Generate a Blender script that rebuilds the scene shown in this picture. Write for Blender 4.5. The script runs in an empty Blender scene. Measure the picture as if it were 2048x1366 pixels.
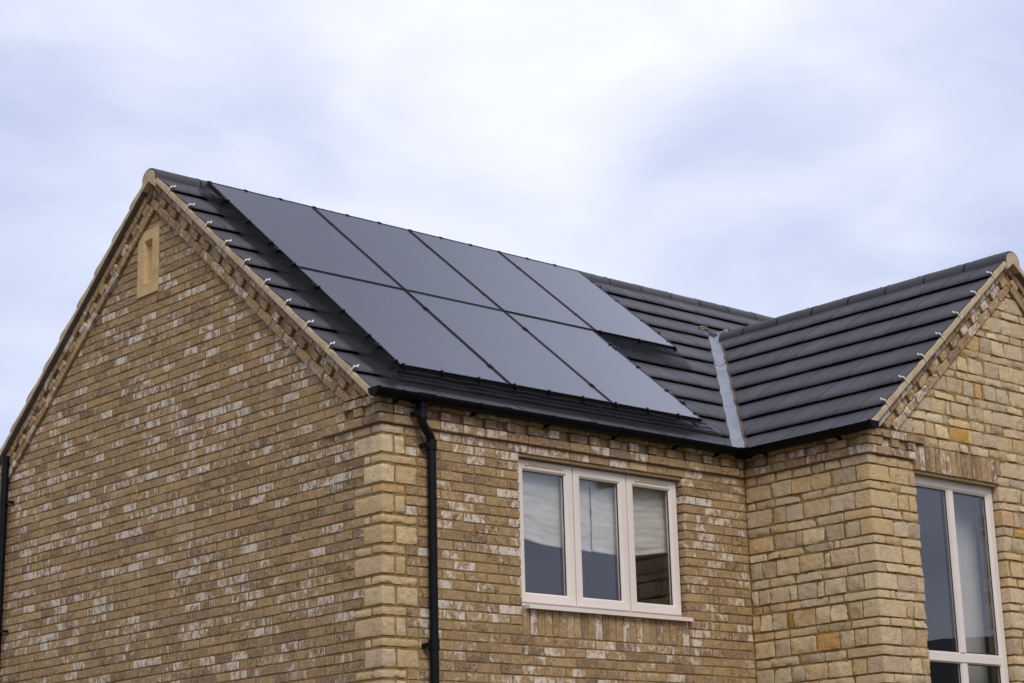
import bpy, bmesh, math, random
from mathutils import Vector, noise
random.seed(11)
RND = random.random
def U(a, b): return a + (b - a) * RND()

# ------------------------------------------------------------------ scene set-up
S = bpy.context.scene
COL = S.collection
W = 6.3905; L = 4.0199; P = 1.3727; WA = 2.2759
TH = math.radians(39.5256); T = math.tan(TH); CT = math.cos(TH); ST = math.sin(TH)
H = 0.1946; HW = 0.2316
GZ = -4.85                      # ground level
G = 0.3763                      # tile gauge
XE = 9.4                        # far end of the main roof

# ------------------------------------------------------------------ helpers
def link(o, parent=None, label=None, cat=None, group=None, kind=None):
    COL.objects.link(o)
    if parent: o.parent = parent
    if label: o['label'] = label
    if cat: o['category'] = cat
    if group: o['group'] = group
    if kind: o['kind'] = kind
    return o
def empty(name, loc=(0, 0, 0), label=None, cat=None, group=None):
    o = bpy.data.objects.new(name, None); o.location = loc
    o.empty_display_size = .2
    return link(o, None, label, cat, group)

class MB:
    def __init__(s): s.v = []; s.f = []; s.c = []
    def add(s, vs, fs, col=(.5, .5, .5)):
        n = len(s.v); s.v += [tuple(p) for p in vs]
        s.f += [tuple(i + n for i in f) for f in fs]
        s.c += [col] * len(vs)
    def box(s, a, b, fn=None, col=(.5, .5, .5)):
        x0, y0, z0 = a; x1, y1, z1 = b
        vs = [(x0,y0,z0),(x1,y0,z0),(x1,y1,z0),(x0,y1,z0),(x0,y0,z1),(x1,y0,z1),(x1,y1,z1),(x0,y1,z1)]
        if fn: vs = [fn(*p) for p in vs]
        s.add(vs, [(0,3,2,1),(4,5,6,7),(0,1,5,4),(1,2,6,5),(2,3,7,6),(3,0,4,7)], col)
    def prism(s, poly, d0, d1, fn, col=(.5, .5, .5)):
        n = len(poly)
        vs = [fn(p[0], p[1], d0) for p in poly] + [fn(p[0], p[1], d1) for p in poly]
        s.add(vs, [tuple(range(n)), tuple(range(n, 2*n))] + [(i, (i+1) % n, n+(i+1) % n, n+i) for i in range(n)], col)
    def tube(s, pts, r, seg=12, caps=True, col=(.5, .5, .5)):
        pts = [Vector(p) for p in pts]; rings = []
        if not isinstance(r, (list, tuple)): r = [r] * len(pts)
        for i, p in enumerate(pts):
            d = (pts[min(i+1, len(pts)-1)] - pts[max(i-1, 0)]).normalized()
            a = Vector((0, 0, 1)) if abs(d.z) < .9 else Vector((1, 0, 0))
            e1 = d.cross(a).normalized(); e2 = d.cross(e1)
            rings.append([p + (e1 * math.cos(2*math.pi*k/seg) + e2 * math.sin(2*math.pi*k/seg)) * r[i] for k in range(seg)])
        fs = []
        for i in range(len(pts)-1):
            for k in range(seg):
                fs.append((i*seg+k, i*seg+(k+1) % seg, (i+1)*seg+(k+1) % seg, (i+1)*seg+k))
        if caps: fs += [tuple(range(seg)), tuple(range((len(pts)-1)*seg, len(pts)*seg))]
        s.add([q for rr in rings for q in rr], fs, col)
    def mesh(s, name, mat, smooth=False, normals=True, origin=None):
        me = bpy.data.meshes.new(name)
        o = Vector(origin) if origin else Vector((0, 0, 0))
        me.from_pydata([tuple(Vector(p) - o) for p in s.v] if origin else s.v, [], s.f)
        if normals:
            bm = bmesh.new(); bm.from_mesh(me); bmesh.ops.recalc_face_normals(bm, faces=bm.faces); bm.to_mesh(me); bm.free()
        at = me.attributes.new('vr', 'FLOAT_COLOR', 'POINT')
        flat = []
        for c in s.c: flat += [c[0], c[1], c[2], 1.]
        at.data.foreach_set('color', flat)
        if smooth: me.polygons.foreach_set('use_smooth', [True] * len(me.polygons))
        me.materials.append(mat); me.update()
        return me
    def build(s, name, mat, parent=None, smooth=False, angle=None, **k):
        me = s.mesh(name, mat, smooth or angle is not None)
        if angle is not None:
            try: me.set_sharp_from_angle(angle=math.radians(angle))
            except Exception: pass
        o = bpy.data.objects.new(name, me)
        link(o, parent, **k)
        return o

# chamfered box topology
def _cbox():
    idx = {}; n = 0
    for sx in (-1, 1):
        for sy in (-1, 1):
            for sz in (-1, 1):
                for a in range(3): idx[(sx, sy, sz, a)] = n; n += 1
    order = list(idx.keys()); fs = []
    for a in range(3):
        b, c = (a+1) % 3, (a+2) % 3
        for sg in (-1, 1):
            q = []
            for (sb, sc) in ((-1,-1),(1,-1),(1,1),(-1,1)):
                k = [0,0,0]; k[a] = sg; k[b] = sb; k[c] = sc
                q.append(idx[(k[0], k[1], k[2], a)])
            fs.append(tuple(q))
        for sb in (-1, 1):
            for sc in (-1, 1):
                k0 = [0,0,0]; k1 = [0,0,0]
                k0[a] = -1; k1[a] = 1; k0[b] = k1[b] = sb; k0[c] = k1[c] = sc
                fs.append((idx[(*k0, b)], idx[(*k1, b)], idx[(*k1, c)], idx[(*k0, c)]))
    for sx in (-1, 1):
        for sy in (-1, 1):
            for sz in (-1, 1): fs.append(tuple(idx[(sx, sy, sz, a)] for a in range(3)))
    return order, fs
CB_ORD, CB_F = _cbox()
def brick(mb, u0, u1, w0, w1, d0, d1, fn, clamp=None, j=.0018, ch=.004, col=None):
    """chamfered, slightly irregular brick; u along, w up, d outward (d1 = face)"""
    lo = (u0, w0, d0); hi = (u1, w1, d1); vs = []
    tilt = U(-.0016, .0016)
    for (sx, sy, sz, a) in CB_ORD:
        sg = (sx, sy, sz); p = []
        for k in range(3):
            e = hi[k] if sg[k] > 0 else lo[k]
            if k != a: e -= sg[k] * ch
            p.append(e + U(-j, j))
        p[2] += tilt * sx
        if clamp: p[0], p[1] = clamp(p[0], p[1])
        vs.append(fn(*p))
    mb.add(vs, CB_F, col or (RND(), RND(), RND()))

def stone(mb, u0, u1, w0, w1, d0, d1, fn, clamp=None, seg=.024, amp=1., col=None, r=.006, back=False):
    """rock-faced block: rounded, noise-displaced box"""
    dim = (u1-u0, w1-w0, d1-d0)
    n = [max(2, int(round(x/seg))) for x in dim]; n[2] = max(2, min(n[2], 12))
    r = min(r, min(dim)*.3)
    sd = Vector((RND()*50, RND()*50, RND()*50)); bul = U(-.001, .004) * amp
    fu, fw = U(-.010, .010) * amp, U(-.008, .008) * amp
    idx = {}; vs = []; fs = []
    cen = ((u0+u1)/2, (w0+w1)/2)
    def vert(i, j, k):
        key = (i, j, k)
        if key in idx: return idx[key]
        p = [u0 + dim[0]*i/n[0], w0 + dim[1]*j/n[1], d0 + dim[2]*k/n[2]]
        q = [min(max(p[m], (u0, w0, d0)[m] + r), (u1, w1, d1)[m] - r) for m in range(3)]
        dv = Vector([p[m]-q[m] for m in range(3)])
        if dv.length > 1e-6:
            nrm = dv.normalized(); base = Vector(q) + nrm * r
        else:
            nrm = Vector((0, 0, 1)); base = Vector(p)
        b = Vector(p)
        nv = noise.noise_vector((b + sd) * 11.) * .0042 + noise.noise_vector((b + sd) * 30.) * .0062 + noise.noise_vector((b + sd) * 62.) * .0034
        base += Vector((nv.x * .5, nv.y * .5, nv.z * 1.35)) * amp
        hx = (p[0]-cen[0])/dim[0]*2; hy = (p[1]-cen[1])/dim[1]*2
        if k == n[2] and not back:
            base.z += bul * (1 - max(abs(hx), abs(hy))**3) + fu*hx + fw*hy
        if not back:
            if k == n[2] and 0 < i < n[0] and 0 < j < n[1]: base.z = max(base.z, d1 - .003)
        else:
            if 0 < j < n[1]:
                if k == 0 and i < n[0]: base.z = min(base.z, d0 + .004)
                if i == 0 and k < n[2]: base.x = min(base.x, u0 + .004)
        pp = [base.x, base.y, base.z]
        if clamp: pp[0], pp[1] = clamp(pp[0], pp[1])
        idx[key] = len(vs); vs.append(fn(*pp)); return idx[key]
    for i in range(n[0]):
        for j in range(n[1]): fs.append((vert(i,j,n[2]), vert(i+1,j,n[2]), vert(i+1,j+1,n[2]), vert(i,j+1,n[2])))
    for k in range(n[2]):
        for j in range(n[1]):
            fs.append((vert(0,j,k), vert(0,j,k+1), vert(0,j+1,k+1), vert(0,j+1,k)))
            fs.append((vert(n[0],j,k), vert(n[0],j+1,k), vert(n[0],j+1,k+1), vert(n[0],j,k+1)))
        for i in range(n[0]):
            fs.append((vert(i,0,k), vert(i+1,0,k), vert(i+1,0,k+1), vert(i,0,k+1)))
            fs.append((vert(i,n[1],k), vert(i,n[1],k+1), vert(i+1,n[1],k+1), vert(i+1,n[1],k)))
    if back:
        for i in range(n[0]):
            for j in range(n[1]): fs.append((vert(i,j,0), vert(i,j+1,0), vert(i+1,j+1,0), vert(i+1,j,0)))
    mb.add(vs, fs, col or (RND(), RND(), RND()))

# ------------------------------------------------------------------ materials
def hexc(r, g, b):
    f = lambda c: (c/255)/12.92 if c/255 <= .04045 else ((c/255+.055)/1.055)**2.4
    return (f(r), f(g), f(b), 1)
class NT:
    def __init__(s, name):
        s.m = bpy.data.materials.new(name); s.m.use_nodes = True
        s.t = s.m.node_tree; s.t.nodes.clear()
        s.out = s.n('ShaderNodeOutputMaterial'); s.b = s.n('ShaderNodeBsdfPrincipled')
        s.t.links.new(s.b.outputs[0], s.out.inputs[0])
    def n(s, ty, **k):
        n = s.t.nodes.new(ty)
        for a, v in k.items(): setattr(n, a, v)
        return n
    def l(s, a, b): s.t.links.new(a, b)
    def set(s, n, **k):
        for a, v in k.items():
            i = n.inputs[a.replace('_', ' ')]
            if hasattr(v, 'links') or isinstance(v, bpy.types.NodeSocket): s.l(v, i)
            else: i.default_value = v
        return n
    def coord(s, scale=None, add=None):
        o = s.n('ShaderNodeTexCoord').outputs['Object']
        if add is not None:
            v = s.n('ShaderNodeVectorMath', operation='MULTIPLY_ADD')
            s.l(add, v.inputs[0]); v.inputs[1].default_value = (37, 23, 51); s.l(o, v.inputs[2]); o = v.outputs[0]
        if scale:
            mp = s.n('ShaderNodeMapping'); mp.inputs['Scale'].default_value = scale; s.l(o, mp.inputs[0]); o = mp.outputs[0]
        return o
    def noise(s, vec, scale, detail=4, rough=.55, dist=0):
        n = s.n('ShaderNodeTexNoise'); s.l(vec, n.inputs['Vector'])
        n.inputs['Scale'].default_value = scale; n.inputs['Detail'].default_value = detail
        n.inputs['Roughness'].default_value = rough; n.inputs['Distortion'].default_value = dist
        return n.outputs['Fac']
    def ramp(s, fac, stops, inter='LINEAR'):
        r = s.n('ShaderNodeValToRGB'); r.color_ramp.interpolation = inter
        e = r.color_ramp.elements
        while len(e) < len(stops): e.new(.5)
        for i, (p, c) in enumerate(stops):
            e[i].position = p; e[i].color = c if len(c) == 4 else (*c, 1)
        s.l(fac, r.inputs[0]); return r.outputs[0]
    def mix(s, f, a, b, mode='MIX'):
        m = s.n('ShaderNodeMix', data_type='RGBA', blend_type=mode)
        for i, v in ((0, f), (6, a), (7, b)):
            if isinstance(v, bpy.types.NodeSocket): s.l(v, m.inputs[i])
            else: m.inputs[i].default_value = v
        return m.outputs[2]
    def math(s, op, a, b=0., c=0., clamp=False):
        m = s.n('ShaderNodeMath', operation=op); m.use_clamp = clamp
        for i, v in enumerate((a, b, c)):
            if isinstance(v, bpy.types.NodeSocket): s.l(v, m.inputs[i])
            else: m.inputs[i].default_value = v
        return m.outputs[0]
    def smooth(s, x, a, b):
        m = s.n('ShaderNodeMapRange', interpolation_type='SMOOTHSTEP')
        s.l(x, m.inputs[0])
        for i, v in ((1, a), (2, b)):
            if isinstance(v, bpy.types.NodeSocket): s.l(v, m.inputs[i])
            else: m.inputs[i].default_value = v
        return m.outputs[0]
    def bump(s, h, strength, dist):
        b = s.n('ShaderNodeBump'); b.inputs['Strength'].default_value = strength; b.inputs['Distance'].default_value = dist
        s.l(h, b.inputs['Height']); s.l(b.outputs[0], s.b.inputs['Normal'])
    def attr(s):
        a = s.n('ShaderNodeAttribute', attribute_name='vr')
        sp = s.n('ShaderNodeSeparateColor'); s.l(a.outputs['Color'], sp.inputs[0])
        return a.outputs['Vector'], sp.outputs[0], sp.outputs[1], sp.outputs[2]

def plain(name, rgb, rough=.5, var=.12, nscale=6, metallic=0, spec=.5, bump=0, bscale=200):
    m = NT(name); c = hexc(*rgb); v = m.coord()
    n = m.noise(v, nscale, 5, .6)
    lo = tuple(x*(1-var) for x in c[:3]) + (1,); hi = tuple(min(1, x*(1+var)) for x in c[:3]) + (1,)
    m.l(m.ramp(n, [(.3, lo), (.7, hi)]), m.b.inputs['Base Color'])
    m.b.inputs['Roughness'].default_value = rough; m.b.inputs['Metallic'].default_value = metallic
    m.b.inputs['Specular IOR Level'].default_value = spec
    if bump: m.bump(m.noise(v, bscale, 4, .6), bump, .002)
    return m.m

def mat_brick():
    m = NT('brick_clay'); at, r, g, b = m.attr(); v = m.coord(add=at)
    base = m.ramp(r, [(0, hexc(156,129,96)), (.25, hexc(178,150,110)), (.45, hexc(166,137,106)),
                      (.65, hexc(184,156,116)), (.82, hexc(154,127,100)), (.93, hexc(138,114,94)), (1, hexc(194,170,134))])
    n1 = m.noise(v, 14, 5, .65, .6)
    base = m.mix(m.smooth(n1, .35, .75), base, m.mix(.42, base, hexc(96, 74, 64)), 'MIX')
    # dark smoky smears on some bricks
    nd = m.noise(v, 19, 5, .7, 1.2)
    dk = m.math('MULTIPLY', m.smooth(nd, .49, .60), m.smooth(b, .3, .95))
    base = m.mix(m.math('MULTIPLY', dk, .85), base, hexc(96, 80, 66))
    # pale lime smears, strong on a few bricks
    vs = m.n('ShaderNodeMapping'); vs.inputs['Scale'].default_value = (1, 1, .6); m.l(v, vs.inputs[0])
    nw = m.noise(vs.outputs[0], 13, 7, .74, .9)
    th = m.math('SUBTRACT', .65, m.math('MULTIPLY', m.math('POWER', g, 1.55), .205))
    wh = m.smooth(nw, m.math('SUBTRACT', th, .03), m.math('ADD', th, .09))
    base = m.mix(m.math('MULTIPLY', wh, .82), base, hexc(226, 216, 206))
    fine = m.noise(v, 130, 3, .7)
    base = m.mix(m.math('MULTIPLY', m.smooth(fine, .52, .66), .5), base, hexc(98, 74, 54))
    mid = m.noise(v, 45, 5, .7, .5)
    base = m.mix(m.math('MULTIPLY', m.smooth(mid, .52, .64), .5), base, hexc(206, 178, 138))
    m.l(base, m.b.inputs['Base Color']); m.b.inputs['Roughness'].default_value = .93
    m.b.inputs['Specular IOR Level'].default_value = .2
    hh = m.math('ADD', m.math('MULTIPLY', m.noise(v, 60, 5, .7), 1.), m.math('MULTIPLY', nw, .6))
    m.bump(hh, .9, .010)
    return m.m
def mat_stone():
    m = NT('rubble_limestone'); at, r, g, b = m.attr(); v = m.coord(add=at)
    base = m.ramp(r, [(0, hexc(214,182,136)), (.15, hexc(228,202,160)), (.3, hexc(212,194,166)), (.45, hexc(238,214,174)), (.6, hexc(226,192,142)),
                      (.75, hexc(212,188,160)), (.88, hexc(230,204,164)), (.95, hexc(202,176,150)), (.975, hexc(226,184,122)), (.988, hexc(222,168,90)), (1, hexc(218,160,78))])
    n1 = m.noise(v, 9, 6, .68, .7)
    base = m.mix(m.math('MULTIPLY', m.smooth(n1, .48, .68), .55), base, hexc(186, 158, 122))
    n3 = m.noise(v, 12, 5, .7, 1.)
    base = m.mix(m.math('MULTIPLY', m.smooth(n3, .56, .72), m.math('MULTIPLY', g, .75)), base, hexc(150, 138, 128))
    n4 = m.noise(v, 10, 4, .6, .5)
    base = m.mix(m.math('MULTIPLY', m.smooth(n4, .6, .75), .22), base, hexc(214, 168, 96))
    fine = m.noise(v, 46, 5, .8)
    base = m.mix(m.math('MULTIPLY', m.smooth(fine, .53, .68), .55), base, hexc(138, 110, 80))
    pale = m.noise(v, 42, 5, .75, .6)
    base = m.mix(m.math('MULTIPLY', m.smooth(pale, .53, .68), .5), base, hexc(244, 226, 192))
    pit = m.noise(v, 20, 6, .8, 1.2)
    base = m.mix(m.math('MULTIPLY', m.smooth(pit, .60, .67), .6), base, hexc(116, 92, 68))
    m.l(base, m.b.inputs['Base Color']); m.b.inputs['Roughness'].default_value = .95
    m.b.inputs['Specular IOR Level'].default_value = .2
    hh = m.math('ADD', m.noise(v, 48, 6, .75), m.math('MULTIPLY', m.noise(v, 150, 4, .7), .35))
    m.bump(hh, 1., .022)
    return m.m
def mat_mortar():
    m = NT('lime_mortar'); v = m.coord()
    m.l(m.ramp(m.noise(v, 5, 6, .7), [(.3, hexc(122, 100, 60)), (.55, hexc(140, 117, 74)), (.75, hexc(152, 131, 90))]), m.b.inputs['Base Color'])
    m.b.inputs['Roughness'].default_value = 1; m.b.inputs['Specular IOR Level'].default_value = .1
    m.bump(m.noise(v, 190, 4, .7), .6, .004)
    return m.m
def mat_verge():
    m = NT('verge_mortar'); v = m.coord()
    c = m.ramp(m.noise(v, 7, 6, .65, .4), [(.3, hexc(160, 140, 112)), (.5, hexc(180, 162, 134)), (.7, hexc(192, 176, 150))])
    c = m.mix(m.math('MULTIPLY', m.smooth(m.noise(v, 30, 4, .7), .6, .75), .5), c, hexc(120, 96, 66))
    m.l(c, m.b.inputs['Base Color']); m.b.inputs['Roughness'].default_value = .95
    m.bump(m.noise(v, 70, 5, .7), .6, .006)
    return m.m
def mat_tile():
    m = NT('roof_tile_concrete'); at, r, g, b = m.attr(); v = m.coord(add=at)
    c = m.ramp(r, [(0, hexc(54, 52, 58)), (.5, hexc(60, 58, 64)), (1, hexc(68, 65, 71))])
    c = m.mix(m.math('MULTIPLY', m.smooth(m.noise(v, 5, 5, .65), .45, .75), .35), c, hexc(72, 70, 75))
    m.l(c, m.b.inputs['Base Color'])
    m.l(m.math('ADD', .48, m.math('MULTIPLY', m.noise(v, 12, 4, .6), .2)), m.b.inputs['Roughness'])
    m.b.inputs['Specular IOR Level'].default_value = .42
    m.bump(m.noise(v, 160, 4, .7), .25, .002)
    return m.m
def mat_lead():
    m = NT('lead_sheet'); v = m.coord()
    c = m.ramp(m.noise(v, 3.5, 6, .7, .5), [(.3, hexc(118, 124, 136)), (.5, hexc(138, 144, 156)), (.7, hexc(154, 158, 168))])
    mp = m.n('ShaderNodeMapping'); mp.inputs['Scale'].default_value = (1, 1, .25); m.l(v, mp.inputs[0])
    c = m.mix(m.math('MULTIPLY', m.smooth(m.noise(mp.outputs[0], 16, 5, .75, 1.5), .55, .66), .7), c, hexc(84, 92, 106))
    m.l(c, m.b.inputs['Base Color']); m.b.inputs['Roughness'].default_value = .55; m.b.inputs['Metallic'].default_value = .15
    m.bump(m.noise(v, 9, 3, .6), .5, .02)
    return m.m
def mat_panel():
    m = NT('photovoltaic_glass'); v = m.coord()
    m.l(m.ramp(m.noise(v, 2, 3, .5), [(.3, (.010, .010, .016, 1)), (.7, (.014, .014, .022, 1))]), m.b.inputs['Base Color'])
    m.l(m.math('ADD', .16, m.math('MULTIPLY', m.noise(v, 1.4, 3, .6), .08)), m.b.inputs['Roughness'])
    m.b.inputs['IOR'].default_value = 1.86; m.b.inputs['Specular Tint'].default_value = (1, .965, .92, 1); m.b.inputs['Specular IOR Level'].default_value = .6
    return m.m
def mat_glass():
    m = NT('window_glass'); t = m.t
    lw = m.n('ShaderNodeLayerWeight'); lw.inputs['Blend'].default_value = .5
    f = m.math('ADD', .075, m.math('MULTIPLY', m.math('POWER', lw.outputs['Facing'], 4.5), .85), clamp=True)
    tr = m.n('ShaderNodeBsdfTransparent'); tr.inputs[0].default_value = (.9, .9, .9, 1)
    gl = m.n('ShaderNodeBsdfGlossy'); gl.inputs['Roughness'].default_value = 0.0; gl.inputs[0].default_value = (.88, .92, 1, 1)
    mx = m.n('ShaderNodeMixShader'); m.l(f, mx.inputs[0]); m.l(tr.outputs[0], mx.inputs[1]); m.l(gl.outputs[0], mx.inputs[2])
    m.l(mx.outputs[0], m.out.inputs[0]); return m.m
def mat_wire():
    # woven wire screen; the UV-like grid is stored in the vertex attribute (metres)
    m = NT('wire_mesh'); a = m.n('ShaderNodeAttribute', attribute_name='vr'); sp = m.n('ShaderNodeSeparateXYZ'); m.l(a.outputs['Vector'], sp.inputs[0])
    def line(x):
        fr = m.math('FRACT', m.math('MULTIPLY', x, 1/.0127))
        return m.math('LESS_THAN', fr, .33)
    k = m.math('MAXIMUM', line(sp.outputs[0]), line(sp.outputs[1]))
    m.b.inputs['Base Color'].default_value = (.006, .006, .008, 1); m.b.inputs['Roughness'].default_value = .6; m.b.inputs['Specular IOR Level'].default_value = .15
    tr = m.n('ShaderNodeBsdfTransparent'); mx = m.n('ShaderNodeMixShader')
    m.l(k, mx.inputs[0]); m.l(tr.outputs[0], mx.inputs[1]); m.l(m.b.outputs[0], mx.inputs[2]); m.l(mx.outputs[0], m.out.inputs[0])
    return m.m
def mat_ground():
    m = NT('ground_soil'); v = m.coord()
    m.l(m.ramp(m.noise(v, .6, 8, .7), [(.3, hexc(92, 86, 66)), (.55, hexc(120, 112, 90)), (.75, hexc(88, 98, 58))]), m.b.inputs['Base Color'])
    m.b.inputs['Roughness'].default_value = 1; m.bump(m.noise(v, 18, 6, .7), .8, .05); return m.m
def mat_sandstone():
    m = NT('cast_stone'); v = m.coord()
    c = m.ramp(m.noise(v, 5, 6, .65, .5), [(.3, hexc(172, 142, 98)), (.5, hexc(194, 166, 120)), (.72, hexc(204, 178, 134))])
    m.l(c, m.b.inputs['Base Color']); m.b.inputs['Roughness'].default_value = .9
    m.bump(m.noise(v, 140, 4, .7), .3, .002); return m.m

M = dict(brick=mat_brick(), stone=mat_stone(), mortar=mat_mortar(), verge=mat_verge(), tile=mat_tile(), lead=mat_lead(),
         panel=mat_panel(), glass=mat_glass(), wire=mat_wire(), ground=mat_ground(), cast=mat_sandstone(),
         black=plain('black_plastic', (6, 6, 9), .45, .15, 3, spec=.1),
         blackframe=plain('black_anodised', (10, 10, 13), .45, .1, 4, spec=.3),
         dark=plain('dark_underlay', (22, 21, 22), .9),
         under=plain('undercloak_board', (104, 94, 92), .85, .2, 9),
         upvc=plain('cream_frame', (220, 210, 203), .35, .04, 2),
         vent=plain('cream_vent', (205, 186, 158), .5, .06),
         steel=plain('steel_clip', (238, 236, 232), .4, .05),
         paper=plain('paper_blind', (226, 226, 220), .9, .06, 8),
         curtain=plain('curtain_cloth', (190, 190, 186), .9, .1, 5),
         seal=plain('rubber_gasket', (14, 14, 16), .5),
         room=plain('room_plaster', (150, 146, 138), .95, .05),
         hill=plain('hill_scrub', (38, 42, 40), 1, .3, .3),
         copper=plain('pipe_black', (12, 12, 17), .4, .15, 3, spec=.2))

# ------------------------------------------------------------------ wall coordinate frames (u along, w up, d outward)
front = lambda u, w, d: (u, -d, w)
gable = lambda u, w, d: (-d, u, w)
flank = lambda u, w, d: (L - d, u, w)
face = lambda u, w, d: (u, -P - d, w)
BT = -.25          # bottom of the raking brick band, measured square to the roof plane
def rakew(u): return H + T * min(u, W - u)             # roof plane height above gable position
def rakeface(u): return HW + T * min(u - L, L + 2*WA - u)
RB = BT / CT       # same, vertical

house = empty('brick_house', (0, 0, GZ), 'two-storey buff brick house with stone-faced cross wing and dark tiled roof', 'house')
house_inv = (0, 0, -GZ)
class HB:  # children carry world coordinates: give them the inverse offset
    pass
def part(o, parent=None):
    o.parent = parent or house
    if parent is None: o.location = house_inv
    return o

JT = .012
def courses(mb, fn, ranges, w_lo, w_hi, clamp=None, shift=0., JT=JT):
    """stretcher-bond bricks; ranges(w0,w1) -> list of (a,b) spans"""
    k = int(round(w_lo / .075)); k1 = int(round(w_hi / .075))
    while k < k1:
        w0 = k * .075; off = (.1125 if k % 2 else 0) + shift
        wj = U(-.0015, .0015)
        for a, b in ranges(w0, w0 + .075):
            js = [a]; i = math.ceil((a - off + .05) / .225)
            while off + i*.225 < b - .05: js.append(off + i*.225 + U(-.004, .004)); i += 1
            js.append(b)
            for q in range(len(js)-1):
                jt = JT * U(.7, 1.25)
                s0 = 0 if (q == 0) else jt/2; s1 = 0 if q == len(js)-2 else jt/2
                if js[q+1]-js[q] < .03: continue
                brick(mb, js[q]+s0+(.004 if q == 0 else 0), js[q+1]-s1-(.004 if q == len(js)-2 else 0), w0+.006+wj+U(-.0015, .0015), w0+.0695+wj+U(-.0015, .0015),
                      -.095, U(-.002, .0025), fn, clamp)
        k += 1

# quoin pattern at the house corner: rows of 1 and 2 courses, block widths alternating
QROWS = []; z = 0.; q = 0
while z > GZ:
    QROWS.append((z, z-.075, 'thin', q % 2)); QROWS.append((z-.075, z-.225, 'thick', q % 2)); z -= .225; q += 1
def qext(zmid):                               # (front extent, gable extent)
    for a, b, t, k in QROWS:
        if b < zmid <= a: return (.225, .3375) if k == 0 else (.3375, .225)
    return (.225, .225)

# ---- front wall
WX0, WX1, WZ0, WZ1 = 1.365, 3.218, -1.275, -.075
SZ0 = -1.50
def r_front(w0, w1):
    m = (w0+w1)/2
    a = qext(m)[0] if m < 0 else .0
    if WZ0 < m < WZ1: return [(a, WX0), (WX1, L-.002)]
    if SZ0 < m < WZ0: return [(a, WX0), (WX1, L-.002)]
    return [(a, L-.002)]
fb = MB()
courses(fb, front, r_front, GZ+.05, 0)
n = 24
for i in range(n):
    a = WX0 + (WX1-WX0)*i/n; b = WX0 + (WX1-WX0)*(i+1)/n
    brick(fb, a+.005, b-.005, SZ0+.006, WZ0-.012, -.095, U(-.003, .002), front)
# corbelled eaves courses (front wall + short returns on the gable)
PJ = .03
def corbel(mb, fn, a, b, w0, dent=False, corner_at=None, end_at=None):
    if dent:
        u = a; k = 0
        while u < b - .04:
            u2 = min(u + .1125, b)
            pr = PJ if k % 2 == 0 else U(-.002, .002)
            brick(mb, u+.004, u2-.006, w0+.005, w0+.070, -.095, pr + U(-.002, .002), fn)
            u = u2; k += 1
    else:
        u = a
        while u < b - .04:
            u2 = min(u + .225, b)
            if b - u2 < .05: u2 = b
            brick(mb, u+.004, u2-.006, w0+.005, w0+.070, -.095, PJ + U(-.002, .002), fn)
            u = u2
corbel(fb, front, .10, L-PJ, 0.)
corbel(fb, front, .10, L-PJ, .075, True)
corbel(fb, front, .10, L-PJ, .150)
part(fb.build('front_brickwork', M['brick']))

gb = MB()
def gclamp(u, w):
    lim = (w + .004 - H - RB)/T
    return (min(max(u, lim), W - lim) if lim < W/2 else W/2, w)
VX0, VX1, VZ0, VZ1 = 3.142, 3.478, 1.755, 2.352     # gable vent stone
def r_gable(w0, w1):
    m = (w0+w1)/2
    a, b = 0, W
    if m < 0: a = qext(m)[1]
    elif m < .075: a = .70
    elif m < .15: a = .56
    elif m < .225: a = .44
    if m < .3: b = W - .02
    lim = (w0 - H - RB)/T
    a = max(a, lim + .004); b = min(b, W - lim - .004)
    if b - a < .03: return []
    if VZ0 < m < VZ1: return [(a, VX0-.006), (VX1+.006, b)]
    return [(a, b)]
courses(gb, gable, r_gable, GZ+.05, 2.475, gclamp, .02, .016)
for w0, e, dn in ((0, .70, 0), (.075, .56, 1), (.15, .44, 0)): corbel(gb, gable, -PJ+.002, e, w0, bool(dn))
def rake_band(mb, fn, umap, h, half, w_min, end_u):
    """three courses laid parallel to the verge: stretchers, dentils, stretchers"""
    Ls = half / CT
    def cl(u, w): return (u, w)
    for row in range(3):
        m0 = BT + .0745*row; s = .05 + (.11 if row == 1 else 0) + row*.03
        k = 0
        while s < Ls + .12:
            ln = .1125 if row == 1 else .225
            pr = PJ if (row != 1 or k % 2 == 0) else 0.
            pr += U(-.002, .0025)
            def f(a, b, d, _m=m0):
                uu = a*CT - b*ST; ww = h + a*ST + b*CT
                if uu > half - .004: a = (half - .004 + b*ST)/CT
                if ww < w_min + .004: a = (w_min + .004 - h - b*CT)/ST
                uu = a*CT - b*ST; ww = h + a*ST + b*CT
                return fn(umap(uu), ww, d)
            mid_w = h + (s+ln*.7)*ST + m0*CT
            if mid_w > w_min and (s*CT - (m0+.07)*ST) < half - .01:
                brick(mb, s+.005, s+ln-.005, m0+.005, m0+.0695, -.095, pr, f)
            s += ln; k += 1
rake_band(gb, gable, lambda u: u, H, W/2, .225, 0)
rake_band(gb, gable, lambda u: W-u, H, W/2, .225, 0)
part(gb.build('gable_brickwork', M['brick']))

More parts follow.
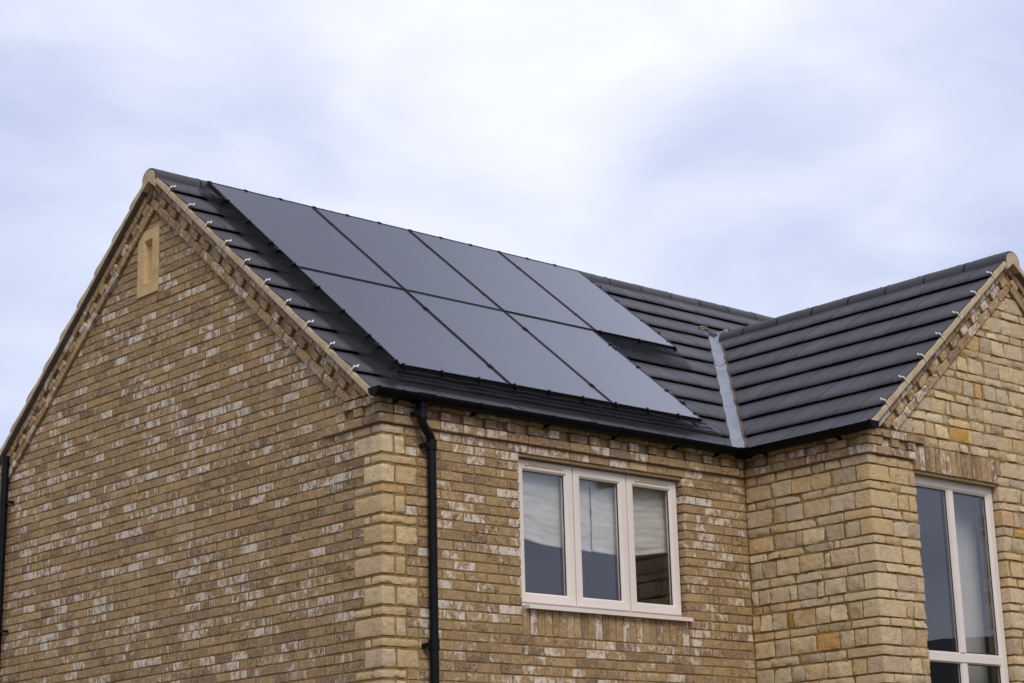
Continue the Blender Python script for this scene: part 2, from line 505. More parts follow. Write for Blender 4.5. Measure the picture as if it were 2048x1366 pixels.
# ---- corner quoin stones
qs = MB()
def corner(u, w, d): return (u, d, w)   # u -> x, d -> y (solid block round the corner)
for z1, z0, t, k in QROWS:
    fx, gy = (.225, .3375) if k == 0 else (.3375, .225)
    sg = .022 if z1 > -2.4 else .06
    def blk(x0, x1, y0, y1):
        stone(qs, x0, x1-.003, z0+.009, z1-.009, y0, y1-.003, corner, seg=sg, amp=1.25, back=True, r=.011)
    if t == 'thin':
        if k == 0: blk(-.003, fx-.006, -.003, .12); blk(-.003, .10, .132, gy-.006)
        else: blk(-.003, fx-.006, -.003, .13); blk(-.003, .10, .142, gy-.006)
    else:
        if k == 0: blk(-.004, .115, -.004, gy-.006); blk(.127, fx-.006, -.003, .10)
        else: blk(-.004, .12, -.004, gy-.006); blk(.134, fx-.006, -.003, .10)
part(qs.build('quoin_stones', M['stone'], angle=50))

# ---- wing stonework
ROWS = []
z = 0.
while z > GZ:
    s_ = random.choice((.075, .075, .085)); ROWS.append((z-s_, z)); ROWS.append((z-.225, z-s_)); z -= .225
UPR = [(0., .15)]; z = .15
while z < 2.2:
    s_ = random.choice((.075, .08, .09)); UPR.append((z, z+s_)); UPR.append((z+s_, z+.225)); z += .225
BX0, BX1, BZ0, BZ1 = 4.653, 5.853, -2.85, -.075
st = MB()
def span_stones(fn, a, b, w0, w1, clamp=None, deep=.10):
    h = w1-w0; u = a; sg = .024 if w1 > -2.4 else .07
    while u < b - .03:
        wd = (U(.13, .30) if h > .1 else U(.14, .32))
        if RND() < .1: wd = U(.06, .09)
        if b - (u+wd) < .07: wd = b - u
        if wd > .42: wd /= 2
        if wd > .03:
            dz = U(-.003, .003)
            stone(st, u+.0065, u+wd-.0065, w0+.0075+dz, w1-.0075+dz, -deep, U(-.001, .004), fn, clamp, seg=sg)
        u += wd
xr = L + 2*WA
def fclamp(u, w):
    lim = (w + .004 - HW - RB)/T
    return (min(max(u, L+lim), xr-lim), w)
cornerw = lambda u, w, d: (L + u, -P + d, w)
for i, (w0, w1) in enumerate(ROWS):
    m = (w0+w1)/2; k = (i//2) % 2
    thick = (w1-w0) > .1
    a, b = (.30, .13) if (i % 2 == 0) else (.14, .27)
    if k: a, b = (.36, .15) if (i % 2 == 0) else (.17, .36)
    sg = .022 if w1 > -2.4 else .07
    stone(st, -.003, b-.006, w0+.007, w1-.007, -.003, a-.006, cornerw, seg=sg, amp=.8, back=True)
    span_stones(flank, -P+a, 0-.004, w0, w1)
    if m > BZ0:
        span_stones(face, L+b, BX0-.002, w0, w1); span_stones(face, BX1+.002, xr-.1, w0, w1)
    else: span_stones(face, L+b, xr-.1, w0, w1)
for (w0, w1) in UPR:
    m = (w0+w1)/2
    lim = max((w0 - HW - RB)/T, -9)
    a = L + max(lim, 0) + .006; b = xr - max(lim, 0) - .006
    if m < .15: span_stones(face, BX1+.06, xr-.7, w0, w1)
    elif m < .23:  span_stones(face, 4.80, xr-.8, w0, w1)
    else:
        a = max(a, L+.30); b = min(b, xr-.30)
        if b - a > .06: span_stones(face, a, b, w0, w1, fclamp)
part(st.build('wing_stonework', M['stone'], angle=55))

wb = MB()
for i in range(16):      # soldier course over the wing window
    a = BX0 + (BX1-BX0)*i/16; b = BX0 + (BX1-BX0)*(i+1)/16
    brick(wb, a+.005, b-.005, BZ1+.004, .150-.006, -.095, U(-.002, .003), face)
brick(wb, BX1+.005, BX1+.055, .006, .144, -.095, 0, face)
wfl = lambda u, w, d: (L - d, u, w)
for w0, dn in ((0, 0), (.075, 1), (.15, 0)):
    corbel(wb, wfl, -P-PJ+.002, -PJ-.12+.12, w0, bool(dn))
corbel(wb, face, L+.075, 4.648, 0.); corbel(wb, face, L+.075, 4.648, .075, True); corbel(wb, face, L+.075, 4.80, .15)
for w0, dn in ((0, 0), (.075, 1), (.15, 0)): corbel(wb, face, xr-.72, xr+PJ, w0, bool(dn))
rake_band(wb, face, lambda u: L+u, HW, WA, .225, 0)
rake_band(wb, face, lambda u: xr-u, HW, WA, .225, 0)
part(wb.build('wing_brickwork', M['brick']))

# ---- mortar body of the walls (recessed a few mm behind the units)
mo = MB(); R = -.006
def slab(fn, u0, u1, w0, w1, d0=-.26, d1=R): mo.box((u0, w0, d0), (u1, w1, d1), fn)
slab(front, .26, WX0-.014, GZ, 0.222); slab(front, WX1+.014, L+.3, GZ, .222)
slab(front, WX0-.014, WX1+.014, GZ, WZ0-.016); slab(front, WX0-.014, WX1+.014, WZ1+.008, .222)
hz = H - .02; yl = lambda z: (z - hz)/T
mo.prism([(.008, GZ), (W-.008, GZ), (W-.008, hz), (W-yl(VZ0+.02), VZ0+.02), (yl(VZ0+.02), VZ0+.02), (.008, hz)], -.255, R, gable)
mo.prism([(yl(VZ0+.02), VZ0+.02), (VX0+.02, VZ0+.02), (VX0+.02, VZ1-.02), (yl(VZ1-.02), VZ1-.02)], -.255, R, gable)
mo.prism([(VX1-.02, VZ0+.02), (W-yl(VZ0+.02), VZ0+.02), (W-yl(VZ1-.02), VZ1-.02), (VX1-.02, VZ1-.02)], -.255, R, gable)
mo.prism([(yl(VZ1-.02), VZ1-.02), (W-yl(VZ1-.02), VZ1-.02), (W/2, hz+T*W/2)], -.255, R, gable)
# raised mortar behind the projecting courses
mo.box((.07, .006, -.05), (L-.02, .22, PJ-.010-.001), lambda u, w, d: (u, -min(d, PJ-.012), w)) if False else None
slab(flank, -P+.014, .1, GZ, .222, -.255, -.008)
slab(face, L+.27, BX0-.02, GZ, BZ1+.004, -.26, -.008); slab(face, BX1+.02, xr-.008, GZ, BZ1+.004, -.26, -.008)
slab(face, BX0-.02, BX1+.02, GZ, BZ0)
mo.prism([(L+.27, BZ1+.005), (xr-.008, BZ1+.005), (xr-.008, HW-.02), (L+WA, HW-.02+T*WA), (L+.27, HW-.02+T*.26)], -.255, -.0075, face)
for rows, fn, u0, u1 in (((0, .15), front, .0, L), ((0, .15), flank, -P-.02, -.03)):
    for w0 in rows: slab(fn, u0+.03, u1, w0+.008, w0+.067, -.02, PJ-.008)
# far side walls of the house
mo.box((xr-.26, -P+.3, GZ), (xr-.01, .2, .2)); mo.box((.3, W-.26, GZ), (XE-.1, W-.02, .2)); mo.box((xr, 0.01, GZ), (XE-.1, .26, .2))
mo.prism([(.3, GZ), (W-.3, GZ), (W-.3, H-.02+T*.28), (W/2, H-.03+T*W/2), (.3, H-.02+T*.28)], 0, .25, lambda u, w, d: (XE-.35+d, u, w))
part(mo.build('wall_mortar', M['mortar']))

# ---- vent stone in the gable
vs = MB()
def ringfaces(mb, outer, inner, d_out, d_in, fn):
    (a0, b0, a1, b1), (c0, e0, c1, e1) = outer, inner
    o = [(a0,b0),(a1,b0),(a1,b1),(a0,b1)]; i_ = [(c0,e0),(c1,e0),(c1,e1),(c0,e1)]
    v = [fn(x, y, d_out) for x, y in o] + [fn(x, y, d_in) for x, y in i_]
    mb.add(v, [(k, (k+1) % 4, 4+(k+1) % 4, 4+k) for k in range(4)])
A = (VX0, VZ0, VX1, VZ1); B = (3.240, 1.862, 3.376, 2.262); C_ = (3.262, 1.90, 3.362, 2.225)
ringfaces(vs, A, B, .006, .006, gable)
ringfaces(vs, B, C_, .006, -.045, gable)
ringfaces(vs, (VX0, VZ0, VX1, VZ1), (VX0, VZ0, VX1, VZ1), .006, -.09, gable)
vs.box((3.250, 1.89, -.09), (3.370, 2.235, -.0455), gable)
part(vs.build('gable_vent_stone', M['cast']))

# ------------------------------------------------------------------ roofs
SEC = [(.004, .0305), (-.001, .034), (.002, .040), (.012, .0455), (.030, .0500), (.055, .0520), (.085, .0500), (G+.06, .0035), (G+.06, -.012), (.05, .020), (.028, .030)]
def tile(mb, fn, u0, u1, s, du=0):
    jn = U(-.0015, .0018); js = U(-.002, .002); sl = U(-.0012, .0012)
    n = len(SEC); vs = []
    for uu, k in ((u0, -1), (u1, 1)):
        for a, b in SEC: vs.append(fn(uu, s + a + js, b + jn + sl*k))
    mb.add(vs, [tuple(range(n)), tuple(range(n, 2*n))] + [(i, (i+1) % n, n+(i+1) % n, n+i) for i in range(n)], (RND(), RND(), RND()))
TW = .272
def lay(fn, ulo, uhi, s0, smax, phase=0.):
    mb = MB(); k = 0; s = s0
    while s < smax - .02:
        u = ulo; first = True
        off = (TW/2 if k % 2 else 0) + phase
        i = math.floor((ulo - off)/TW) + 1
        e = off + i*TW
        if e - ulo < .07: e += TW
        while u < uhi - .01:
            e2 = min(e, uhi)
            tile(mb, fn, u + .0038, e2 - .0038, s)
            u = e2; e += TW
        s += G; k += 1
    return mb
fn_main = lambda u, s, n: (u, s*CT - n*ST, H + s*ST + n*CT)
fn_rear = lambda u, s, n: (u, W - (s*CT - n*ST), H + s*ST + n*CT)
fn_wl = lambda u, s, n: (L + s*CT - n*ST, u, HW + s*ST + n*CT)
fn_wr = lambda u, s, n: (xr - (s*CT - n*ST), u, HW + s*ST + n*CT)
VE = .075      # verge overhang of the tiles
SM = W/2/CT; SW = WA/CT
S0M = .339 - G; S0W = .2776 - G
def cut(mb, planes):
    bm = bmesh.new()
    me = mb.mesh('tmp', M['tile']); bm.from_mesh(me)
    for co, no in planes:
        geom = bm.verts[:] + bm.edges[:] + bm.faces[:]
        r = bmesh.ops.bisect_plane(bm, geom=geom, plane_co=co, plane_no=no, clear_outer=True)
        ed = [e for e in r['geom_cut'] if isinstance(e, bmesh.types.BMEdge)]
        try: bmesh.ops.holes_fill(bm, edges=ed, sides=12)
        except Exception: pass
    out = bpy.data.meshes.new('roof_tiles'); bm.to_mesh(out); bm.free()
    out.materials.clear(); out.materials.append(M['tile'])
    return out
def join(name, meshes, parent):
    bm = bmesh.new()
    for me in meshes: bm.from_mesh(me)
    out = bpy.data.meshes.new(name); bm.to_mesh(out); bm.free()
    out.materials.append(M['tile'])
    out.polygons.foreach_set('use_smooth', [True]*len(out.polygons))
    try: out.set_sharp_from_angle(angle=math.radians(38))
    except Exception: pass
    o = bpy.data.objects.new(name, out); COL.objects.link(o); return o
VC = L + (H - HW)/T                            # valley: x = y + VC in plan
ml = lay(fn_main, -VE, XE, S0M, SM, .11)
m1 = cut(ml, [((L+WA, 0, 0), (1, 0, 0)), ((VC-.085, 0, 0), (1, -1, 0)), ((0, W/2-.012, 0), (0, 1, 0))])
XV2 = xr - (H-HW)/T
m2 = cut(ml, [((L+WA, 0, 0), (-1, 0, 0)), ((XV2+.1, 0, 0), (-1, -1, 0)), ((0, W/2-.012, 0), (0, 1, 0))])
m3 = cut(lay(fn_rear, -VE, XE, S0M, SM, .11), [((0, W/2+.012, 0), (0, -1, 0))])
part(join('main_roof_tiles', [m1, m2, m3], None))
w1 = cut(lay(fn_wl, -P-VE, 2.6, S0W, SW, .05), [((VC+.108, 0, 0), (-1, 1, 0)), ((L+WA-.012, 0, 0), (1, 0, 0))])
w2 = cut(lay(fn_wr, -P-VE, 2.6, S0W, SW, .05), [((XV2-.1, 0, 0), (1, 1, 0)), ((L+WA+.012, 0, 0), (-1, 0, 0))])
part(join('wing_roof_tiles', [w1, w2], None))
# dark felt under the tiles
ub = MB()
def sheet(pts): ub.prism([(p[0], p[1]) for p in pts], 0, 1, lambda a, b, d: (a, b, 0))
def fsheet(fn, a, b, s0, s1): ub.box((a, s0, -.028), (b, s1, -.022), fn)
def fpoly(fn, pts): ub.prism(pts, -.028, -.022, fn)
fpoly(fn_main, [(.02, .0), (VC-.02, .0), (L+WA, (L+WA-VC)/CT), (L+WA, SM-.02), (.02, SM-.02)])
fpoly(fn_main, [(XE-.1, .0), (XV2+.02, .0), (L+WA+.001, (L+WA-VC)/CT), (L+WA+.001, SM-.02), (XE-.1, SM-.02)])
fsheet(fn_rear, .02, XE-.1, -.02, SM-.02)
fpoly(fn_wl, [(-P+.02, .0), (.0, .0), (L+WA-VC-.03, SW-.02), (-P+.02, SW-.02)])
fpoly(fn_wr, [(-P+.02, .0), (.0, .0), (L+WA-VC-.03, SW-.02), (-P+.02, SW-.02)])
part(ub.build('roof_underlay', M['dark']))

# lead valley
lv = MB(); NV = 26
A0 = Vector((VC-.02+.02, -.06, H + T*(-.05))); 
top = Vector((L+WA+.02, L+WA-VC-.02+.05, HW + T*WA - .02))
vs_ = []; 
for i in range(NV+1):
    f = i/NV; cx_ = VC - .06 + (L+WA+.12-(VC-.06))*f; cy_ = cx_ - VC
    z_ = H + T*cy_
    wob = .006*noise.noise(Vector((f*14, 3, 1)))
    wl = .085 + wob; wr = .10 + .008*noise.noise(Vector((f*11, 9, 1)))
    row = [(-wl-.05, -.016), (-wl, -.014), (-.05, .004+.005*noise.noise(Vector((f*9, 1, 0)))), (0, .008), (.05, .004), (wr, -.014), (wr+.05, -.016)]
    for o_, n_ in row:
        # offset across the valley in plan (perpendicular), stays on the roof planes
        px = cx_ + o_*.7071; py = cy_ - o_*.7071
        if o_ < 0: zz = H + T*py
        else: zz = HW + T*(px - L)
        if o_ == 0: zz = z_
        vs_.append((px, py, zz + n_))
fs_ = []
for i in range(NV):
    for j in range(6): fs_.append((i*7+j, i*7+j+1, (i+1)*7+j+1, (i+1)*7+j))
lv.add(vs_, fs_)
# narrow lap line between the two lead lengths and folded top end
vf = lv.build('valley_flashing', M['lead'], smooth=True)
sol = vf.modifiers.new('thick', 'SOLIDIFY'); sol.thickness = .004; sol.offset = -1
part(vf)
lp = MB(); f_ = .70; cx_ = VC - .06 + (L+WA+.12-(VC-.06))*f_; cy_ = cx_ - VC; pl = []
for o_ in (-.085, -.05, 0, .05, .09):
    px = cx_ + o_*.7071 + .012*math.sin(o_*40); py = cy_ - o_*.7071 + .012*math.sin(o_*40)
    pl.append((px, py, (H + T*py if o_ < 0 else HW + T*(px-L)) + (.010 if abs(o_) < .07 else -.006)))
lp.tube(pl, .0042, 6); o = lp.build('lead_lap', M['dark']); o.parent = vf
vm = MB()   # mortar bedding along the cut tiles
for side in (-1, 1):
    pts = []
    for i in range(181):
        f = i/180; cx_ = VC + .02 + (L+WA+.02-VC-.02)*f; cy_ = cx_ - VC
        wob = .007*noise.noise(Vector((f*25, side*4, 1))) + .004*noise.noise(Vector((f*70, side*4, 1)))
        pts.append((cx_, cy_, wob))
    ring = []
    for cx_, cy_, wob in pts:
        if side > 0: o0 = .056 + wob; o1 = .079
        else: o0 = -.054 + wob; o1 = -.063
        sl_ = ((cx_ - L) if side > 0 else cy_)/CT; t_ = ((sl_ - (S0W if side > 0 else S0M))/G) % 1.
        nt = .046 - .040*t_ - (.01 if t_ < .08 else 0)
        for o_, n_ in ((o0, -.012), (o0+.004*side, nt), (o1, nt), (o1, -.012)):
            px = cx_ + o_*.7071; py = cy_ - o_*.7071
            zz = (H + T*py) if side < 0 else (HW + T*(px-L))
            ring.append((px, py, zz + n_))
    fs = [(i*4+j, i*4+(j+1) % 4, (i+1)*4+(j+1) % 4, (i+1)*4+j) for i in range(180) for j in range(4)] + [(0,1,2,3), (720,721,722,723)]
    vm.add(ring, fs)
# broken mortar lump at the head of the valley
hx, hy = 6.30, 2.36
def lump(mb, c, r, sc):
    bm = bmesh.new(); bmesh.ops.create_icosphere(bm, subdivisions=3, radius=1)
    vs = []
    for v in bm.verts:
        p = v.co.copy(); p *= 1 + .35*noise.noise(p*2.2 + Vector(c)*5)
        vs.append((c[0]+p.x*r*sc[0], c[1]+p.y*r*sc[1], c[2]+p.z*r*sc[2]))
    mb.add(vs, [tuple(x.index for x in f.verts) for f in bm.faces]); bm.free()
lump(vm, (6.28, 2.45, H+T*2.45+.035), .075, (1.1, .5, .6))
lump(vm, (6.30, 2.17, HW+T*WA), .085, (.8, .35, .9))
part(vm.build('valley_mortar', plain('valley_bedding', (110, 95, 76), .95, .3, 22, bump=.5, bscale=90)))

# ridge tiles
def ridge(fn, a, b, zc, name, start, step=.468, endfill=None):
    mb = MB(); cls = []; u = a; first = True; k = 0
    nxt = start
    while u < b - .01:
        e = min(nxt, b); rr = .114
        jz = U(-.002, .002)
        N = 14; ringo = []; ringi = []
        for uu, kk in ((u+.003, 0), (e-.003, 1)):
            for i in range(N+1):
                t_ = math.radians(-8 + 196*i/N); ringo.append((uu, math.cos(t_)*rr, math.sin(t_)*rr*.86 + jz))
            for i in range(N+1):
                t_ = math.radians(-8 + 196*i/N); ringo.append((uu, math.cos(t_)*(rr-.016), math.sin(t_)*(rr*.86-.016) + jz))
        M_ = N+1; fs = []
        for i in range(N):
            fs.append((i, i+1, 2*M_+i+1, 2*M_+i)); fs.append((M_+i, M_+i+1, 3*M_+i+1, 3*M_+i))
            fs.append((i, i+1, M_+i+1, M_+i)); fs.append((2*M_+i, 2*M_+i+1, 3*M_+i+1, 3*M_+i))
        fs.append((0, M_, 3*M_, 2*M_)); fs.append((N, M_+N, 3*M_+N, 2*M_+N))
        mb.add([fn(x, y, z + zc) for x, y, z in ringo], fs, (RND(), RND(), RND()))
        if e < b - .01:      # dark union + clamp at the joint
            cl = MB(); cls.append(cl)
            for wdt, r_, a0, a1 in ((.006, rr+.003, 0, 180), (.014, rr+.006, 66, 114)):
                vs = []; NN = 12
                for uu in (e-wdt, e+wdt):
                    for i in range(NN+1):
                        t_ = math.radians(a0 + (a1-a0)*i/NN)
                        for q_ in (r_-.012, r_): vs.append(fn(uu, math.cos(t_)*q_, math.sin(t_)*q_*.86 + zc))
                fs = []; Q = 2*(NN+1)
                for i in range(NN):
                    b_ = 2*i
                    fs += [(b_+1, b_+3, Q+b_+3, Q+b_+1), (b_, b_+1, Q+b_+1, Q+b_) if i == 0 else (b_, b_+2, b_+3, b_+1), (Q+b_, Q+b_+2, Q+b_+3, Q+b_+1), (b_, b_+2, Q+b_+2, Q+b_)]
                cl.add(vs, fs)
            cl.tube([fn(e+.13, 0, zc+rr*.86-.005), fn(e+.13, 0, zc+rr*.86+.014)], .011, 8)
        u = e; nxt += step; k += 1
    o = mb.build(name, M['tile'], angle=40)
    part(o)
    for cl in cls:
        c_ = cl.build('ridge_clamp', M['black']); c_.parent = o
    return o
ZR = H + T*W/2; ZRW = HW + T*WA
RC = -.050
ridge(lambda u, a, z: (u, W/2 + a, z), -.09, XE-.02, ZR + RC, 'main_ridge_tiles', .385)
ridge(lambda u, a, z: (L+WA + a, u, z), -P-.09, 2.16, ZRW + RC, 'wing_ridge_tiles', -P-.09+.475)
# verge mortar + undercloak + clips
def verge(name, fn, edge, s0, smax, half, apex_fn, sgn=1):
    mb = MB(); uc = MB()
    s = s0; VO = edge; k = 0
    e0, e1 = VO - sgn*.005, VO + sgn*.13
    while s < smax:
        e = min(s + G, smax)
        NN = 10
        secs = []
        for i in range(NN+1):
            a = s + (e-s)*i/NN
            t_ = (a-s)/G
            ntop = .038 - .020*t_ - (.006 if t_ < .06 else 0)
            w_ = .0035*noise.noise(Vector((a*9, k*.1 + edge, sgn))) + .002*noise.noise(Vector((a*30, edge, 2)))
            secs += [fn(e0+w_, a, -.020), fn(e0+w_*1.2-sgn*.001, a, .3*ntop), fn(e0+w_+sgn*.003, a, ntop), fn(VO + sgn*.012, a, ntop), fn(e1, a, -.016), fn(e1, a, -.020)]
        fs = [(i*6+j, i*6+(j+1) % 6, (i+1)*6+(j+1) % 6, (i+1)*6+j) for i in range(NN) for j in range(6)]
        fs += [tuple(range(6)), tuple(range(NN*6, NN*6+6))]
        mb.add(secs, fs)
        s += G; k += 1
    uc.box((VO - sgn*.001, s0+.02, -.0265), (VO+sgn*.14, smax, -.0205), fn)
    return mb, uc
vg = MB(); uc = MB()
def merge(a, b):
    n = len(a.v); a.v += b.v; a.f += [tuple(i+n for i in f) for f in b.f]; a.c += b.c
for fn, edge, s0, sm, sg in ((fn_main, -VE, S0M+.02, SM-.02, 1), (fn_rear, -VE, S0M+.02, SM-.02, 1)):
    a, b = verge('v', fn, edge, s0, sm, 0, None, sg); merge(vg, a); merge(uc, b)
vg_main, uc_main = vg, uc; vg, uc = MB(), MB()
for fn, edge, s0, sm, sg in ((fn_wl, -P-VE, S0W+.03, SW-.02, 1), (fn_wr, -P-VE, S0W+.03, SW-.02, 1)):
    a, b = verge('v', fn, edge, s0, sm, 0, None, sg); merge(vg, a); merge(uc, b)
# rounded mortar stops inside the ridge ends
def ridge_stop(vg, fn, zc, edge):
    N = 16; pts = [(math.cos(math.radians(-14+208*i/N))*.100, math.sin(math.radians(-14+208*i/N))*.084) for i in range(N+1)]
    pts += [(-.10, -.09), (0, -.02), (.10, -.09)]
    vg.prism(pts, edge+.006, edge+.12, lambda a, b, d: fn(d, a, b+zc))
ridge_stop(vg_main, lambda u, a, z: (u, W/2+a, z), ZR+RC, -.10)
ridge_stop(vg, lambda u, a, z: (L+WA+a, u, z), ZRW+RC, -P-.10)
# kneeler mortar at the verge foot
def foot(vg, fn, d0, d1, pts): vg.prism(pts, d0, d1, fn)
vfoot = [(-.115, .238), (-.03, .232), (.10, H+T*.10-.03), (.02, H+T*.02+.01), (-.05, H+T*(-.05)+.028)]
foot(vg_main, lambda a, b, d: (d, a, b), -VE+.004, .08, vfoot)
wfoot = [(L-.11, .238), (L-.02, .232), (L+.10, HW+T*.10-.03), (L+.02, HW+T*.02+.01), (L-.05, HW+T*(-.05)+.024)]
foot(vg, lambda a, b, d: (a, d, b), -P-VE+.004, -P+.08, wfoot)
for v_, u_ in ((vg_main, uc_main), (vg, uc)):
    part(v_.build('verge_mortar', M['verge'], angle=45)); part(u_.build('undercloak', M['under']))

def clip_mesh():
    mb = MB()
    pts = [(-.010, .012, -.012), (-.012, .004, .02), (-.012, -.002, .058), (.012, .004, .066), (.04, .010, .060), (.058, .028, .070)]
    for i in range(len(pts)-1):
        a = Vector(pts[i]); b = Vector(pts[i+1]); mb.tube([a, b], .0058, 6)
    return mb
def put_clips(fn, edge, s0, n):
    base = clip_mesh()
    for k in range(1, n):
        s = s0 + k*G + U(-.006, .006)
        jl = U(.7, .95); jr = U(-.008, .008)
        mb = MB(); mb.v = [tuple(fn(edge + p[0]*jl, s + p[1] + jr*(p[0]*10), p[2])) for p in base.v]; mb.f = list(base.f); mb.c = list(base.c)
        part(mb.build('verge_clip', M['steel']))
put_clips(fn_main, -VE, S0M, 11)
put_clips(fn_wl, -P-VE, S0W, 8)

# ------------------------------------------------------------------ gutters and pipes
GR = .056
def gutter(name, fn, a, b, cap_a=True, cap_b=False):
    """fn(t, o, z): t along, o outward (+ away from wall), z up; rim at z = 0"""
    N = 14; prof = [(math.cos(math.radians(180+180*i/N))*GR, math.sin(math.radians(180+180*i/N))*GR) for i in range(N+1)]
    prof = [(-GR, .008)] + prof + [(GR, .008)]
    inn = [(p[0]*.93, p[1]*.93 if p[1] < 0 else p[1]) for p in prof]
    mb = MB(); n = len(prof); vs = []
    for t in (a, b):
        vs += [fn(t, *p) for p in prof] + [fn(t, *p) for p in inn]
    fs = []
    for i in range(n-1):
        fs += [(i, i+1, 2*n+i+1, 2*n+i), (n+i, n+i+1, 3*n+i+1, 3*n+i), (i, i+1, n+i+1, n+i), (2*n+i, 2*n+i+1, 3*n+i+1, 3*n+i)]
    fs += [(0, n, 3*n, 2*n), (n-1, 2*n-1, 4*n-1, 3*n-1)]
    mb.add(vs, fs)
    for c, on in ((a, cap_a), (b, cap_b)):
        if on:
            d = .004 if c == min(a, b) else -.004
            mb.prism([(p[0]*1.05, p[1]*1.05 if p[1] < 0 else p[1]+.002) for p in prof], c-abs(d), c+abs(d), lambda o, z, t: fn(t, o, z))
            mb_ = c + (.03 if c == min(a, b) else -.03)
            strap(mb, fn, min(c, mb_), max(c, mb_), 1.075)
    o = mb.build(name, M['black'], angle=35); part(o); return o
def strap(mb, fn, a, b, k):
    N = 14; prof = [(-GR*k, .012)] + [(math.cos(math.radians(180+180*i/N))*GR*k, math.sin(math.radians(180+180*i/N))*GR*k) for i in range(N+1)] + [(GR*k, .012)]
    inn = [(p[0]*.95, p[1]*.95 if p[1] < 0 else p[1]) for p in prof]; n = len(prof); vs = []
    for t in (a, b): vs += [fn(t, *p) for p in prof] + [fn(t, *p) for p in inn]
    fs = []
    for i in range(n-1):
        fs += [(i, i+1, 2*n+i+1, 2*n+i), (n+i, n+i+1, 3*n+i+1, 3*n+i), (i, i+1, n+i+1, n+i), (2*n+i, 2*n+i+1, 3*n+i+1, 3*n+i)]
    fs += [(0, n, 3*n, 2*n), (n-1, 2*n-1, 4*n-1, 3*n-1)]
    mb.add(vs, fs)
RZ = .222; GO = .092
gf = lambda t, o, z: (t, -GO - o, z + RZ)
gw = lambda t, o, z: (L - GO - o, t, z + RZ)
g1 = gutter('main_gutter', gf, -.145, L-GO+.05)
g2 = gutter('wing_gutter', gw, -P-.165, -GO-.05)
def gbracket(fn, t, par, wide=.009):
    mb = MB(); strap(mb, fn, t-wide, t+wide, 1.09)
    # rafter arm running back to the wall under the gutter
    mb.box((t-.009, -.085, -.072), (t+.009, -.02, -.050), lambda a, o, z: fn(a, o, z))
    o = mb.build('gutter_bracket', M['black'], angle=35); o.parent = par
for t in (.10, .86, 1.62, 2.38, 3.10, 3.62): gbracket(gf, t, g1)
for t in (-.30, -1.12): gbracket(gw, t, g2)
for t in (1.13, 2.05):
    mb = MB(); strap(mb, gf, t-.045, t+.045, 1.05); o = mb.build('gutter_union', M['black'], angle=35); o.parent = g1
mb = MB(); strap(mb, gf, .24, .40, 1.11)
mb.tube([(.318, -GO, RZ-.055), (.318, -GO, RZ-.10)], .044, 20)
strap(mb, gf, .235, .25, 1.17); strap(mb, gf, .39, .405, 1.17)
o = mb.build('gutter_outlet', M['black'], angle=35); o.parent = g1
mb = MB(); strap(mb, gf, L-GO-.11, L-GO+.02, 1.08); strap(mb, gw, -GO-.11, -GO+.02, 1.08)
mb.box((L-GO-.055, -GO-.05, RZ-.065), (L-GO+.06, -GO+.06, RZ-.05))
o = mb.build('gutter_corner', M['black'], angle=35); o.parent = g1

PX, PY = .436, -.052; PR = .034
dp = MB()
nk = [(.318, -GO, .135), (.318, -GO, .06), (.320, -GO+.002, .04), (.328, -GO+.006, .015), (.345, -GO+.012, -.005), (.41, PY-.012, -.062), (.428, PY-.004, -.082), (PX, PY, -.105), (PX, PY, -.14)]
dp.tube(nk, PR*.97, 20)
dp.tube([(PX, PY, -.12), (PX, PY, GZ)], PR, 24)
dpo = dp.build('downpipe', M['copper'], smooth=False, angle=40); part(dpo)
def collar(x, y, z, par, lug=(-1, 0), tall=.055):
    mb = MB()
    mb.tube([(x, y, z+tall/2), (x, y, z-tall/2)], PR*1.16, 24)
    mb.tube([(x, y, z+tall/2+.010), (x, y, z+tall/2)], PR*1.26, 24)
    mb.tube([(x, y, z-tall/2+.004), (x, y, z-tall/2-.006)], PR*1.26, 24)
    lx, ly = x + lug[0]*(PR+.028), y + lug[1]*(PR+.028)
    w = (0, 1) if lug[0] else (1, 0)
    mb.tube([(lx, ly, z), (lx + w[0]*.0, ly, z)][:1] + [(lx + w[0]*.05, ly + w[1]*.05, z)], .018, 14)
    mb.box((min(x, lx), min(y, ly)-(.012 if lug[0] else 0), z-.016), (max(x, lx), max(y, ly)+(.012 if lug[0] else 0), z+.016))
    o = mb.build('pipe_clip', M['copper'], angle=40); o.parent = par
collar(.318, -GO, .085, dpo, tall=.05)
collar(PX, PY, -.135, dpo, tall=.06); collar(PX, PY, -1.625, dpo); collar(PX, PY, -3.2, dpo)
fp = MB(); fy = 5.665
fp.tube([(-.05, fy, .685), (-.05, fy, GZ)], .036, 24); fp.tube([(-.05, fy, .70), (-.05, fy, .645)], .041, 24)
fpo = fp.build('far_pipe', M['copper'], angle=40); fpo.name = 'soil_pipe'; part(fpo)
for z_ in (.25, -.95, -2.3):
    mb = MB(); mb.tube([(-.05, fy, z_+.02), (-.05, fy, z_-.02)], .041, 20)
    mb.box((-.056, fy-.105, z_-.008), (-.03, fy-.03, z_+.008)); mb.tube([(-.052, fy-.10, z_), (-.0, fy-.10, z_)], .013, 10)
    o = mb.build('pipe_clip', M['copper'], angle=40); o.parent = fpo

